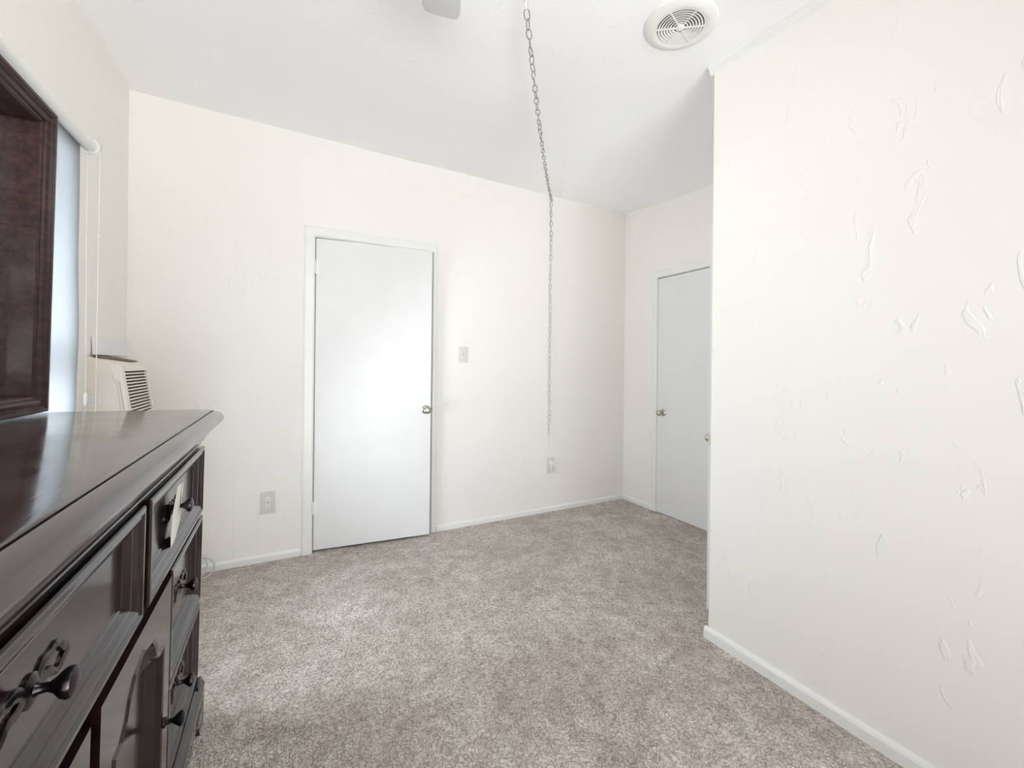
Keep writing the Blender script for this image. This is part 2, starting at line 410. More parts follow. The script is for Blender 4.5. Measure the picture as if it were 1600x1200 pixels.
obj('latch_bolt', swing(newbox(DR - 0.030 - cx, DR - 0.018 - cx, 0.010, 0.024, 0.892, 0.916, bev=0.001)), M['bronze'], d1, label='dark latch bolt on the door edge')
for z in (1.845, 0.29):
    bm = bmesh.new()
    lathe(bm, [(0, 0.0), (0.001, 0.006), (0.084, 0.006), (0.085, 0.0)], (DL + 0.006 - cx, -0.006, z - 0.042), (0, 0, 1), 12)
    for k in (0.017, 0.034, 0.051, 0.068): lathe(bm, [(0, 0.0072), (0.002, 0.0072)], (DL + 0.006 - cx, -0.006, z - 0.042 + k), (0, 0, 1), 12)
    box(bm, DL - 0.012 - cx, DL + 0.028 - cx, -0.003, 0.004, z - 0.042, z + 0.042)
    obj('hinge', bm, M['trim'], d1, 40)

# door 2, alcove (far right)
d2 = thing('door_2', 'white slab door at the far right beside the back corner', 'door', (XA, (AY0 + AY1) / 2, 0), kind='structure')
cy = (AY0 + AY1) / 2
put = lambda a, d, z: (-d, a - cy, z)
obj('door_casing', casing_bm(AY0, AY1, AT, 0.055, 0.010, put), M['trim'], d2)
bm = bmesh.new()
box(bm, 0.0, 0.115, AY0 - cy, AY0 + 0.004 - cy, 0, AT); box(bm, 0.0, 0.115, AY1 - 0.004 - cy, AY1 - cy, 0, AT); box(bm, 0.0, 0.115, AY0 - cy, AY1 - cy, AT - 0.004, AT)
box(bm, 0.05, 0.062, AY0 - cy, AY1 - cy, 0, AT)
obj('door_jamb', bm, M['trim'], d2)
obj('door_slab', newbox(-0.002, 0.036, AY0 + 0.007 - cy, AY1 - 0.006 - cy, 0.004, AT - 0.012, bev=0.002), M['door'], d2)
obj('doorknob', knob_bm((-0.002, 2.575 - cy, 0.845), (-1, 0, 0), 0.95), M['chrome'], d2, 40, 'satin nickel knob')

# door 3, closet door standing ajar, seen on its latch edge
hx, hy = CX1 - 0.012, YE + 0.004
ang = math.atan2(1.402 - hy, hx - 1.872)
d3 = thing('door_3', 'white closet door ajar, only its edge showing at the wall corner', 'door', (hx, hy, 0), (0, 0, -ang), kind='structure')
dl_ = math.hypot(1.402 - hy, hx - 1.872)
obj('door_slab', newbox(-dl_, 0, 0.0, 0.036, 0.018, 1.912, bev=0.002), M['door'], d3)
obj('doorknob', knob_bm((-dl_ + 0.058, 0.036, 0.862), (0, 1, 0), 0.88), M['chrome'], d3, 40, 'chrome knob')
obj('latch_plate', newbox(-dl_ - 0.0015, -dl_ + 0.004, 0.006, 0.030, 0.835, 0.890, bev=0.0005), M['chrome'], d3)
tr3 = thing('trim_2', 'white frame lining the closet doorway', 'trim', (0, YE, 0), kind='structure')
bm = bmesh.new()
box(bm, CX0 - 0.001, CX0 + 0.012, -0.10, 0.0, 0, CT); box(bm, CX1 - 0.012, CX1 + 0.001, -0.10, 0.0, 0, CT); box(bm, CX0, CX1, -0.10, 0.0, CT - 0.012, CT + 0.001)
obj('door_jamb', bm, M['trim'], tr3)

# ------------------------------------------------------------------ left window, roller shade
wcy, wcz = (WY0 + WY1) / 2, WZ0
w1 = thing('window_1', 'window in the left wall behind the drawn white shade', 'window', (XL, wcy, WZ0), kind='structure')
H = WZ1 - WZ0; hw = (WY1 - WY0) / 2
bm = bmesh.new()
for a, b_ in ((-hw, -hw + 0.045), (hw - 0.045, hw)): box(bm, -0.11, -0.05, a, b_, 0, H)
box(bm, -0.11, -0.05, -hw, hw, 0, 0.05); box(bm, -0.11, -0.05, -hw, hw, H - 0.045, H); box(bm, -0.10, -0.055, -hw, hw, H / 2 - 0.02, H / 2 + 0.02)
fr1 = obj('window_frame', bm, M['trim'], w1)
obj('window_pane', newbox(-0.082, -0.078, -hw + 0.04, hw - 0.04, 0.045, H - 0.04), M['glass'], w1)
obj('window_casing', casing_bm(-hw, hw, H, 0.075, 0.010, lambda a, d, z: (d, a, z), zb=-0.02), M['trim'], w1)
obj('window_sill', newbox(-0.05, 0.018, -hw - 0.06, hw + 0.06, -0.035, 0.0, bev=0.004), M['trim'], w1)
# unseen windows added behind the viewer to let in fill light
w3 = thing('fill_window_left', 'added unseen window in the left wall for fill light', 'window', (XL, (VY0 + VY1) / 2, VZ0), kind='structure')
H3 = VZ1 - VZ0; hw3 = (VY1 - VY0) / 2
bm = bmesh.new()
for a, b_ in ((-hw3, -hw3 + 0.045), (hw3 - 0.045, hw3)): box(bm, -0.11, -0.05, a, b_, 0, H3)
box(bm, -0.11, -0.05, -hw3, hw3, 0, 0.05); box(bm, -0.11, -0.05, -hw3, hw3, H3 - 0.045, H3); box(bm, -0.10, -0.055, -hw3, hw3, H3 / 2 - 0.02, H3 / 2 + 0.02)
obj('window_frame', bm, M['trim'], w3)
obj('window_pane', newbox(-0.082, -0.078, -hw3 + 0.04, hw3 - 0.04, 0.045, H3 - 0.04), M['glass'], w3)
w2 = thing('fill_window_rear', 'added unseen wide window behind the viewer for fill light', 'window', ((NX0 + NX1) / 2, YN, NZ0), kind='structure')
hw2 = (NX1 - NX0) / 2; H2 = NZ1 - NZ0
bm = bmesh.new()
box(bm, -hw2, -hw2 + 0.05, -0.10, -0.04, 0, H2); box(bm, hw2 - 0.05, hw2, -0.10, -0.04, 0, H2); box(bm, -0.025, 0.025, -0.10, -0.04, 0, H2)
box(bm, -hw2, hw2, -0.10, -0.04, 0, 0.05); box(bm, -hw2, hw2, -0.10, -0.04, H2 - 0.05, H2)
obj('window_frame', bm, M['trim'], w2)
obj('window_pane', newbox(-hw2 + 0.04, hw2 - 0.04, -0.072, -0.068, 0.04, H2 - 0.04), M['glass'], w2)

SX, SZ = -0.713, 2.098; SB = 0.99
sh = thing('roller_shade', 'white roller shade drawn down over the left window behind the mirror', 'window shade', (SX, 1.78, SZ))
bm = bmesh.new(); lathe(bm, [(0, 0.0), (0.0005, 0.024), (1.13, 0.024), (1.1305, 0.0)], (0, -0.565, 0), (0, 1, 0), 24)
obj('shade_roll', bm, M['white_plastic'], sh, 40)
bm = bmesh.new(); n = 24
va = []
for i in range(n + 1):
    z = -0.005 - (SZ - SB) * i / n
    va.append([(-0.0205 + 0.004 * math.sin(i * 0.5) * (i / n), y, z) for y in [-0.545 + 1.09 * k / 16 for k in range(17)]])
loft(bm, va, False, False, closed=False)
r = bmesh.ops.solidify(bm, geom=bm.faces[:], thickness=0.0006)
obj('shade_fabric', bm, M['shade'], sh, 60)
bm = newbox(-0.026, -0.014, -0.545, 0.545, -(SZ - SB) - 0.025, -(SZ - SB), bev=0.003)
obj('hem_bar', bm, M['white_plastic'], sh)
for s in (-1, 1):
    bm = bmesh.new(); y = s * 0.568
    lathe(bm, [(0, 0.012), (0.001, 0.033), (0.013, 0.034), (0.016, 0.030), (0.0165, 0.0)], (0, y, 0), (0, s, 0), 28)
    box(bm, -0.052, -0.02, y, y + s * 0.004, -0.028, 0.028)
    br = obj('bracket', bm, M['white_plastic'], sh, 40)
    if s > 0:
        bm = bmesh.new()
        for k in range(9):
            a = -0.5 + k * 0.2
            c = Vector((0.034 * math.cos(a), y + 0.008, 0.034 * math.sin(a)))
            box(bm, c.x - 0.0025, c.x + 0.0015, c.y - 0.004, c.y + 0.006, c.z - 0.0018, c.z + 0.0018)
        obj('sprocket_teeth', bm, M['plate_grey'], br)
bm = bmesh.new()
def bead_line(bm, p, q, r=0.0022, step=0.0062):
    p = Vector(p); q = Vector(q); L = (q - p).length; k = int(L / step)
    tube(bm, [p, q], r * 0.55, 5)
    for i in range(k + 1):
        c = p.lerp(q, i / k)
        bmesh.ops.create_icosphere(bm, subdivisions=1, radius=r, matrix=Matrix.Translation(c))
bead_line(bm, (0.031, 0.577, -0.012), (0.024, 0.580, -1.12)); bead_line(bm, (-0.010, 0.582, -0.028), (-0.008, 0.584, -1.12))
tube(bm, smooth_path([(0.024, 0.580, -1.12), (0.015, 0.58, -1.15), (0.002, 0.583, -1.15), (-0.008, 0.584, -1.12)], 6), 0.002, 6)
lathe(bm, [(0, 0.002), (0.004, 0.0045), (0.010, 0.0045), (0.014, 0.002)], (0.030, 0.577, -0.355), (0, 0, -1), 10)
obj('pull_chain', bm, M['white_plastic'], sh)
bm = bmesh.new(); lathe(bm, [(0, 0.003), (0.01, 0.006), (0.05, 0.007), (0.055, 0.003)], (-0.008, 0.585, -1.06), (0.0, 0.0, 1), 10)
obj('cord_tensioner', bm, M['white_plastic'], sh, 40)

# ------------------------------------------------------------------ window air conditioner
ac = thing('air_conditioner', 'cream room air conditioner set in the left wall near the back corner', 'air conditioner', (XL, (AYa + AYb) / 2, 0.86))
hy_ = (AYb - AYa) / 2
side = [(-0.10, 0.0), (0.145, 0.0), (0.150, 0.05), (0.106, 0.340), (0.092, 0.359), (0.0, 0.384), (-0.10, 0.384)]
bm = prism(bmesh.new(), side, 'y', -hy_, hy_)
bmesh.ops.bevel(bm, geom=[e for e in bm.edges if abs(e.verts[0].co.y) > hy_ - 1e-4 and abs(e.verts[1].co.y) > hy_ - 1e-4 and e.verts[0].co.y * e.verts[1].co.y > 0], offset=0.006, segments=2, affect='EDGES')
body = obj('housing', bm, M['ivory'], ac, 35)
# bezel wraps the front; face direction from (0.150,0.03) to (0.106,0.34)
fx = lambda z: 0.150 + (0.106 - 0.150) * (z - 0.05) / 0.29
bm = bmesh.new()
bez = [(fx(0.02) + 0.012, 0.0), (fx(0.345) + 0.012, 0.345), (fx(0.345) - 0.022, 0.349), (fx(0.30) - 0.022, 0.30), (fx(0.27) - 0.002, 0.272), (fx(0.0) - 0.005, 0.0)]
for a, b_ in ((-hy_ - 0.003, -hy_ + 0.035), (hy_ - 0.035, hy_ + 0.003)): prism(bm, bez, 'y', a, b_)
top_ = [(fx(0.345) + 0.012, 0.345), (fx(0.345) - 0.022, 0.349), (fx(0.31) - 0.010, 0.318), (fx(0.31) + 0.0125, 0.318)]
prism(bm, top_, 'y', -hy_ + 0.035, hy_ - 0.035)
bot_ = [(fx(0.02) + 0.012, 0.0), (fx(0.02) + 0.012, 0.045), (fx(0.02) - 0.01, 0.045), (fx(0.02) - 0.01, 0.0)]
prism(bm, bot_, 'y', -hy_ + 0.035, hy_ - 0.035)
obj('front_bezel', bm, M['ivory_light'], ac, label='paler cream front bezel')
bm = bmesh.new()
prism(bm, [(fx(0.045) + 0.0025, 0.045), (fx(0.318) + 0.0025, 0.318), (fx(0.318) - 0.004, 0.318), (fx(0.045) - 0.004, 0.045)], 'y', -hy_ + 0.035, hy_ - 0.035)  # dark sheet over the housing paints the shade between louvres
gr = obj('grille_back', bm, M['grille_dark'], ac, label='dark sheet standing in for shade behind the louvres')
bm = bmesh.new(); nl = 18
for k in range(nl):
    z = 0.052 + k * (0.318 - 0.052) / nl; x = fx(z)
    prism(bm, [(x + 0.003, z + 0.001), (x + 0.011, z), (x + 0.0112, z + 0.0064), (x + 0.003, z + 0.0060)], 'y', -hy_ + 0.035, hy_ - 0.035)
obj('louvre_grille', bm, M['ivory_light'], ac, label='horizontal cream louvres')
bm = bmesh.new(); tube(bm, [(0.088, -hy_ - 0.0006, 0.33), (0.088, -hy_ - 0.0006, 0.29), (0.104, -hy_ - 0.0006, 0.262), (0.112, -hy_ - 0.0006, 0.2), (0.13, -hy_ - 0.0006, 0.02)], 0.0012, 6)
obj('panel_seam', bm, M['plate_grey'], ac)
for z in (0.19, 0.13):
    bm = newbox(0.012, 0.05, -hy_ - 0.0012, -hy_ + 0.001, z - 0.02, z + 0.018, bev=0.0004)
    st = obj('rating_sticker', bm, M['white_board'], ac, label='small pale sticker')
    bm = bmesh.new()
    for k in range(3): box(bm, 0.016, 0.044, -hy_ - 0.0016, -hy_ - 0.001, z - 0.012 + k * 0.009, z - 0.009 + k * 0.009)
    obj('print_line', bm, M['plate_grey'], st)
# cardboard scrap lying on it, and the white board behind it
bm = bmesh.new()
zt = 0.86 + 0.384
def tz(x): return (zt - 0.0269 * max(0, (x - XL)) / 0.1) + 0.002
outl = [(-0.755, 2.535), (-0.735, 2.53), (-0.722, 2.62), (-0.700, 2.66), (-0.668, 2.73), (-0.675, 2.86), (-0.72, 2.80), (-0.758, 2.74)]
loft(bm, [[(x, y, tz(x) + 0.001) for x, y in outl], [(x, y, tz(x) + 0.004 + 0.004 * random.random()) for x, y in outl]])
tag(obj('cardboard_scrap', bm, M['brown_paper']), 'torn dark brown cardboard lying on top of the air conditioner', 'cardboard')
bm = newbox(-0.764, -0.752, 2.56, 3.00, 1.252, 1.330, bev=0.001)
for v in bm.verts:
    v.co.x += 0.010 * max(0, (v.co.y - 2.9) / 0.12) + (0.004 if v.co.z < 1.27 else 0)
tag(obj('white_board', bm, M['white_board']), 'white filler board standing upright behind the air conditioner top', 'board')

# ------------------------------------------------------------------ dresser
TH = math.radians(0.9)
DRS = thing('dresser', 'long dark cherry dresser with framed drawers in the left foreground', 'dresser', (-0.235, 0, 0), (0, TH, 0))
Y0, Y1 = -0.10, 1.772
bm = newbox(-0.485, -0.046, Y0, Y1, 0.085, 1.0, bev=0.003)
case = obj('case', bm, M['wood'], DRS)
def rrect(x0, x1, y0, y1, r, z, n=6):
    pts = []
    for cx_, cy_, a0 in ((x1 - r, y1 - r, 0), (x0 + r, y1 - r, 90), (x0 + r, y0 + r, 180), (x1 - r, y0 + r, 270)):
        rr = r
        for k in range(n + 1):
            a = math.radians(a0 + 90 * k / n); pts.append((cx_ + rr * math.cos(a), cy_ + rr * math.sin(a), z))
    return pts
# top: flat field, incised groove, rolled nose, cove below
prof = [(-0.052, 0.956), (-0.046, 0.968), (-0.038, 0.985), (-0.024, 1.000), (-0.012, 1.008), (-0.003, 1.018), (0.0, 1.028), (-0.003, 1.039), (-0.011, 1.048), (-0.022, 1.0535), (-0.0265, 1.0545), (-0.0275, 1.0515), (-0.0295, 1.0515), (-0.031, 1.0580), (-0.036, 1.0585)]
XO = 0.028
L = []
for d, z in prof:
    L.append(rrect(-0.495, XO + d, Y0 - 0.028 - 0.03 + 0.03 - d, Y1 + 0.078 + d, 0.03 if d > -0.04 else 0.01, z))
bm = loft(bmesh.new(), L)
top = obj('top', bm, M['wood_top'], DRS, 30, 'glossy flat top with rolled edge')

def framed_panel(y0, y1, z0, z1, xf, name, frame=0.050, thick=0.026, rec=0.024):
    """overlay front with moulded picture frame and recessed panel, facing +x"""
    bm = bmesh.new()
    st = [(0, xf - thick), (0, xf - 0.004), (0.002, xf - 0.001), (0.005, xf), (0.012, xf), (0.016, xf - 0.004), (0.020, xf - 0.003), (0.026, xf - 0.006), (0.034, xf - 0.012), (0.038, xf - 0.013), (frame - 0.004, xf - rec + 0.002), (frame, xf - rec)]
    loft(bm, [[(x, y0 + i, z0 + i), (x, y1 - i, z0 + i), (x, y1 - i, z1 - i), (x, y0 + i, z1 - i)] for i, x in st])
    return obj(name, bm, M['wood'], DRS)

def pull(parent, y, z, x):
    """pierced bronze backplate and mushroom knob"""
    bm = bmesh.new()
    for s in (-1, 1):
        def half(u): return 0.0075 + 0.0135 * math.sin(PI * u) ** 0.8 * (1 + 0.28 * math.sin(u * 12))
        n = 22; up_, dn, iu, idn = [], [], [], []
        for k in range(n + 1):
            u = k / n; yy = y + s * (0.010 + 0.092 * u); hh = half(u) * (1 if u < 0.97 else 0.6); tilt = 0.005 * math.sin(u * 5)
            v_ = 0.18 + 0.68 * u; y2 = y + s * (0.010 + 0.092 * v_); h2 = (half(v_) - 0.0068) * max(0.12, math.sin(PI * u)) * (0.25 + 0.75 * abs(math.cos(PI * u * 1.0 + 0.5)) ** 0.6); t2 = 0.005 * math.sin(v_ * 5)
            up_.append((yy, z + tilt + hh)); dn.append((yy, z + tilt - hh)); iu.append((y2, z + t2 + h2)); idn.append((y2, z + t2 - h2))
        outer = up_ + dn[::-1]; inner = iu + idn[::-1]
        f = lambda pts, xx: [(xx, p[0], p[1]) for p in pts]
        loft(bm, [f(outer, x), f(outer, x + 0.0025), f([((o_[0] * 0.6 + i_[0] * 0.4), (o_[1] * 0.6 + i_[1] * 0.4)) for o_, i_ in zip(outer, inner)], x + 0.0050), f(inner, x + 0.0030), f(inner, x)], False, False)
    lathe(bm, [(0, 0.020), (0.003, 0.020), (0.006, 0.014), (0.007, 0.006)], (x, y, z), (1, 0, 0), 18)
    obj('backplate', bm, M['bronze'], parent, 50, 'pierced dark bronze backplate')
    bm = bmesh.new()
    lathe(bm, [(0, 0.011), (0.004, 0.010), (0.010, 0.006), (0.018, 0.0055), (0.024, 0.009), (0.031, 0.0165), (0.036, 0.0185), (0.041, 0.017), (0.044, 0.010), (0.0445, 0.002)], (x, y, z), (1, 0, 0), 22)
    obj('knob', bm, M['bronze'], parent, 50, 'dark bronze knob')

XF = -0.020
drawers = [(1.130, 1.790, 0.712, 0.936), (0.395, 1.092, 0.712, 0.936), (-0.085, 0.355, 0.712, 0.936),
           (1.345, 1.790, 0.414, 0.700), (1.345, 1.785, 0.150, 0.402), (-0.085, 0.350, 0.414, 0.700), (-0.085, 0.350, 0.150, 0.402)]
for i, (a, b_, c, d) in enumerate(drawers):
    o = framed_panel(a, b_, c, d, XF, 'drawer')
    yk, zk = (a + b_) / 2, (c + d) / 2 + 0.004
    if i == 0: yk -= 0.0
    if i == 1: yk = 0.715
    pull(o, yk, zk, XF - 0.024)

# cathedral doors: the frame is one slab with an arched opening, the panel sits inside
def arch_door(y0, y1, z0, z1, xf, knob_y):
    m_ = 0.062
    a, b_ = y0 + m_, y1 - m_; zb = z0 + m_; zs = z1 - 0.130; zt_ = z1 - 0.045; mid = (a + b_) / 2; w = b_ - a
    def opening(off):
        pts = [(a + off, zb + off), (b_ - off, zb + off)]
        right = [(b_ - off, zs - off), (b_ - 0.10 * w - off * 0.6, zs + 0.002 - off), (b_ - 0.17 * w - off, zs + 0.022 - off), (b_ - 0.22 * w - off, zs + 0.05 - off), (b_ - 0.32 * w, zt_ - 0.012 - off), (mid, zt_ - off)]
        pts += right + [(2 * mid - p[0], p[1]) for p in right[-2::-1]]
        return pts
    inn = opening(0); n = len(inn)
    # outer outline sampled with the same count, by casting from the panel centre
    cz_ = (zb + zt_) / 2; outer = []
    for p in inn:
        dy, dz = p[0] - mid, p[1] - cz_
        s = min([(y1 - mid) / abs(dy) if abs(dy) > 1e-6 else 9e9, ((z1 - cz_) / dz) if dz > 1e-6 else 9e9, ((z0 - cz_) / dz) if dz < -1e-6 else 9e9])
        outer.append((mid + dy * s, cz_ + dz * s))
    outer[0] = (y0, z0); outer[1] = (y1, z0); outer[2] = (y1, zs); outer[-1] = (y0, zs)
    outer[3] = (y1, z1); outer[-2] = (y0, z1)
    P = lambda pts, x: [(x, q[0], q[1]) for q in pts]
    bm = bmesh.new()
    loft(bm, [P(outer, xf - 0.026), P(outer, xf), P(inn, xf), P(opening(0.004), xf + 0.003), P(opening(0.010), xf + 0.001), P(opening(0.016), xf - 0.010), P(opening(0.030), xf - 0.022)])
    o = obj('cabinet_door', bm, M['wood'], DRS)
    bm = bmesh.new()
    lathe(bm, [(0, 0.012), (0.003, 0.012), (0.006, 0.006), (0.016, 0.0055), (0.024, 0.012), (0.030, 0.0165), (0.036, 0.017), (0.040, 0.012), (0.041, 0.002)], (xf, knob_y, 0.352), (1, 0, 0), 20)
    obj('knob', bm, M['bronze'], o, 50, 'dark bronze knob')
arch_door(0.872, 1.332, 0.150, 0.690, XF, 1.300)
arch_door(0.375, 0.832, 0.150, 0.690, XF, 0.43)
# moulded rails between the fronts
def rail(z0, z1, name='rail'):
    h_ = z1 - z0
    pr = [(-0.05, z0), (-0.040, z0), (-0.036, z0 + h_ * .25), (-0.030, z0 + h_ * .4), (-0.030, z0 + h_ * .6), (-0.036, z0 + h_ * .75), (-0.040, z1), (-0.05, z1)]
    return obj(name, prism(bmesh.new(), pr, 'y', Y0 + 0.01, Y1 + 0.006), M['wood'], DRS)
rail(0.698, 0.714); rail(0.936, 0.957); rail(0.398, 0.417) if False else None
# base with bracket feet
pr = [(-0.05, 0.150), (-0.018, 0.150), (-0.012, 0.142), (-0.004, 0.136), (0.0, 0.126), (-0.004, 0.114), (-0.002, 0.108), (-0.002, 0.06), (-0.05, 0.06)]
bm = bmesh.new(); prism(bm, pr, 'y', Y0 - 0.01, Y1 + 0.012)
pr2 = [(Y1 - 0.05, 0.150), (Y1 + 0.012, 0.150), (Y1 + 0.018, 0.13), (Y1 + 0.012, 0.11), (Y1 + 0.012, 0.06), (Y1 - 0.05, 0.06)]
prism(bm, pr2, 'x', -0.485, -0.01)
obj('base_moulding', bm, M['wood'], DRS)
for (yf, s) in ((Y1 + 0.012, -1), (Y0 - 0.01, 1)):
    for (xf_, sx_) in ((-0.002, -1), (-0.485, 1)):
        bm = bmesh.new()
        w_ = 0.15
        poly = [(yf, 0.10), (yf + s * w_, 0.10), (yf + s * w_, 0.062), (yf + s * 0.115, 0.055), (yf + s * 0.085, 0.035), (yf + s * 0.07, 0.0), (yf, 0.0)]
        prism(bm, poly, 'x', xf_, xf_ + sx_ * 0.024)
        poly = [(xf_, 0.10), (xf_ + sx_ * 0.11, 0.10), (xf_ + sx_ * 0.10, 0.05), (xf_ + sx_ * 0.07, 0.0), (xf_, 0.0)]
        prism(bm, poly, 'y', yf, yf + s * 0.024)
        obj('foot', bm, M['wood'], DRS)

# paper tag on the far top drawer's knob
bm = bmesh.new()
yk, zk, xk = 1.460, 0.828, XF - 0.024
pts = [(-0.085, 0.020), (-0.035, 0.075), (0.012, 0.071), (0.012, 0.014), (0.028, 0.014), (0.028, 0.069), (0.036, 0.068), (0.040, -0.035), (-0.010, -0.075), (-0.060, -0.085), (-0.082, -0.045)]
def bend(p, d): return (xk + 0.014 + d - 0.06 * min(0, p[0] + 0.03) + 0.05 * p[1], yk + p[0] - 0.02, zk + p[1] - 0.008)
loft(bm, [[bend(p, 0) for p in pts], [bend(p, 0.0008) for p in pts]])
ptag = obj('paper_tag', bm, M['paper']); ptag.location = (-0.235, 0, 0); ptag.rotation_euler = (0, TH, 0)
tag(ptag, 'folded white paper tag hung on the knob of the far top dresser drawer', 'tag')

# ------------------------------------------------------------------ dresser mirror
MY0, MY1, MZ0, MZ1, MX = 0.50, 1.822, 1.0605, 1.968, -0.420
MIR = thing('mirror', 'tall mirror in a deep dark moulded frame standing on the dresser', 'mirror', (-0.235, 0, 0), (0, TH, 0))
st = [(0, MX - 0.075), (0, MX - 0.003), (0.003, MX), (0.011, MX), (0.013, MX - 0.004), (0.018, MX - 0.003), (0.021, MX - 0.009), (0.030, MX - 0.006), (0.038, MX - 0.010), (0.041, MX - 0.016), (0.046, MX - 0.017), (0.050, MX - 0.022), (0.053, MX - 0.075)]
bm = loft(bmesh.new(), [[(x, MY0 + i, MZ0 + i), (x, MY1 - i, MZ0 + i), (x, MY1 - i, MZ1 - i), (x, MY0 + i, MZ1 - i)] for i, x in st], cap0=False, cap1=False)
obj('frame', bm, M['wood_frame'], MIR)
obj('mirror_glass', newbox(MX - 0.078, MX - 0.072, MY0 + 0.05, MY1 - 0.05, MZ0 + 0.05, MZ1 - 0.05), M['mirror'], MIR)
obj('backing', newbox(MX - 0.086, MX - 0.0785, MY0 + 0.004, MY1 - 0.004, MZ0 + 0.002, MZ1 - 0.004), M['wood'], MIR)

# ------------------------------------------------------------------ small things on the walls
def screw(bm, c, axis, r=0.003): lathe(bm, [(0, r), (0.001, r), (0.0018, r * 0.5)], c, axis, 10)
# light switch
sw = thing('light_switch', 'white toggle light switch on the back wall right of the door', 'light switch', (1.186, YB, 1.303))
obj('cover_plate', newbox(-0.037, 0.037, -0.009, 0.0, -0.058, 0.058, bev=0.003), M['plate_pale'], sw, 40)
bm = newbox(-0.006, 0.006, -0.0095, -0.008, -0.012, 0.012); obj('toggle_slot', bm, M['plate_grey'], sw)
bm = bmesh.new(); prism(bm, [(-0.007, -0.006), (-0.018, 0.008), (-0.016, 0.012), (-0.007, 0.007)], 'x', -0.0045, 0.0045); obj('toggle', bm, M['plate_grey'], sw)
for z in (-0.030, 0.030):
    bm = bmesh.new(); screw(bm, (0, -0.009, z), (0, -1, 0)); obj('screw', bm, M['white_plastic'], sw)
# duplex outlet builder
def outlet(name, label, loc, plate, w=0.040, h=0.068):
    o = thing(name, label, 'outlet', loc)
    obj('cover_plate', newbox(-w, w, -0.007, 0.0, -h, h, bev=0.003), plate, o, 40)
    for z in (0.020, -0.020):
        poly = []
        for k in range(24):
            a = 2 * PI * k / 24; poly.append((0.0165 * max(-0.86, min(0.86, math.cos(a) * 1.02)), z + 0.0155 * math.sin(a)))
        f = obj('receptacle', prism(bmesh.new(), poly, 'y', -0.0085, -0.004), M['white_plastic'], o, label='white receptacle face')
        bm = bmesh.new()
        box(bm, -0.0072, -0.0052, -0.0089, -0.006, z - 0.001, z + 0.008); box(bm, 0.0052, 0.0072, -0.0089, -0.006, z - 0.0005, z + 0.007)
        lathe(bm, [(0, 0.0028), (0.0004, 0.0028)], (0, -0.0085, z - 0.0075), (0, -1, 0), 10)
        obj('slot', bm, M['dark'], f)
    bm = bmesh.new(); screw(bm, (0, -0.007, 0), (0, -1, 0)); obj('screw', bm, M['chrome'], o)
    return o
outlet('wall_outlet', 'grey-plated duplex outlet on the back wall left of the door', (-0.087, YB, 0.362), M['plate_grey'])
outlet('wall_outlet', 'white outlet below the hanging chain with a cord plugged in', (1.985, YB, 0.388), M['plate_pale'], 0.038, 0.066)

# ------------------------------------------------------------------ swag chain, hooks and cord
P0 = Vector((0.802, 1.43, zc(0.8, 1.43) - 0.045)); P1 = Vector((1.955, 3.015, 2.606)); SAG = 0.10
def swag(s): return P0.lerp(P1, s) - Vector((0, 0, 4 * SAG * s * (1 - s)))
path = [swag(i / 60) for i in range(61)] + [Vector((P1.x + 0.002 * math.sin(z * 9), P1.y + 0.006, z)) for z in [2.606 - 0.02 * k for k in range(1, 99)]]
cum = [0]
for a, b_ in zip(path, path[1:]): cum.append(cum[-1] + (b_ - a).length)
def along(d):
    d = max(0, min(cum[-1] - 1e-6, d))
    for i in range(len(cum) - 1):
        if cum[i + 1] >= d:
            f = (d - cum[i]) / (cum[i + 1] - cum[i]); return path[i].lerp(path[i + 1], f), (path[i + 1] - path[i]).normalized()
PITCH = 0.0405; NL = min(99, int(cum[-1] / PITCH))
CH = thing('swag_chain', 'thin grey chain threaded with white cord, swagged from ceiling to back wall', 'chain', P0)
bm = bmesh.new(); ring = []
for k in range(24):
    a = 2 * PI * k / 24
    ring.append(((0.0105 if abs(math.cos(a)) > 0 else 0) * math.sin(a), 0, 0.0185 * math.copysign(abs(math.cos(a)) ** 0.75, math.cos(a)) + 0.0045 * math.cos(a)))
tube(bm, ring, 0.0021, 6, closed=True)
link0 = obj('chain_link', bm, M['chain'], CH, 180)
pale_me = None
for i in range(NL):
    p, tg = along((i + 0.5) * PITCH)
    if (i + 0.5) * PITCH > cum[60] + 0.35: pale = True
    else: pale = False
    o = link0 if i == 0 else link0.copy()
    if pale:
        if pale_me is None: pale_me = link0.data.copy(); pale_me.materials[0] = M['chain_pale']
        o.data = pale_me; o['label'] = 'paint-whitened chain link'
    if i: C.objects.link(o); o.parent = CH
    q = tg.to_track_quat('Z', 'Y').to_matrix() @ Matrix.Rotation((i % 2) * PI / 2 + 0.35 * math.sin(i * 1.7) + i * 0.13, 3, 'Z')
    o.matrix_local = Matrix.Translation(p - P0) @ q.to_4x4()
def hook(loc, label, axis):
    o = thing('swag_hook', label, 'hook', loc)
    bm = bmesh.new(); ax = Vector(axis)
    lathe(bm, [(0, 0.016), (0.004, 0.016), (0.008, 0.010), (0.012, 0.005)], (0, 0, 0), axis, 18)
    obj('rosette', bm, M['white_plastic'], o, 40)
    bm = bmesh.new(); s = ax.orthogonal().normalized() if abs(ax.z) > 0.5 else Vector((0, 0, -1))
    pts = [ax * 0.008, ax * 0.024] + [ax * 0.038 + (s * math.sin(a) - ax * math.cos(a)) * 0.013 for a in [0.2 + 0.5 * k for k in range(9)]]
    tube(bm, smooth_path(pts, 3), 0.0028, 8); obj('hook_wire', bm, M['white_plastic'], o, 60)
hook((0.802, 1.43, zc(0.802, 1.43) + 0.004), 'white ceiling hook holding the top end of the chain', (0, 0, -1))
hook((1.955, YB, 2.618), 'white hook at the top of the back wall where the chain turns down', (0, -1, 0))
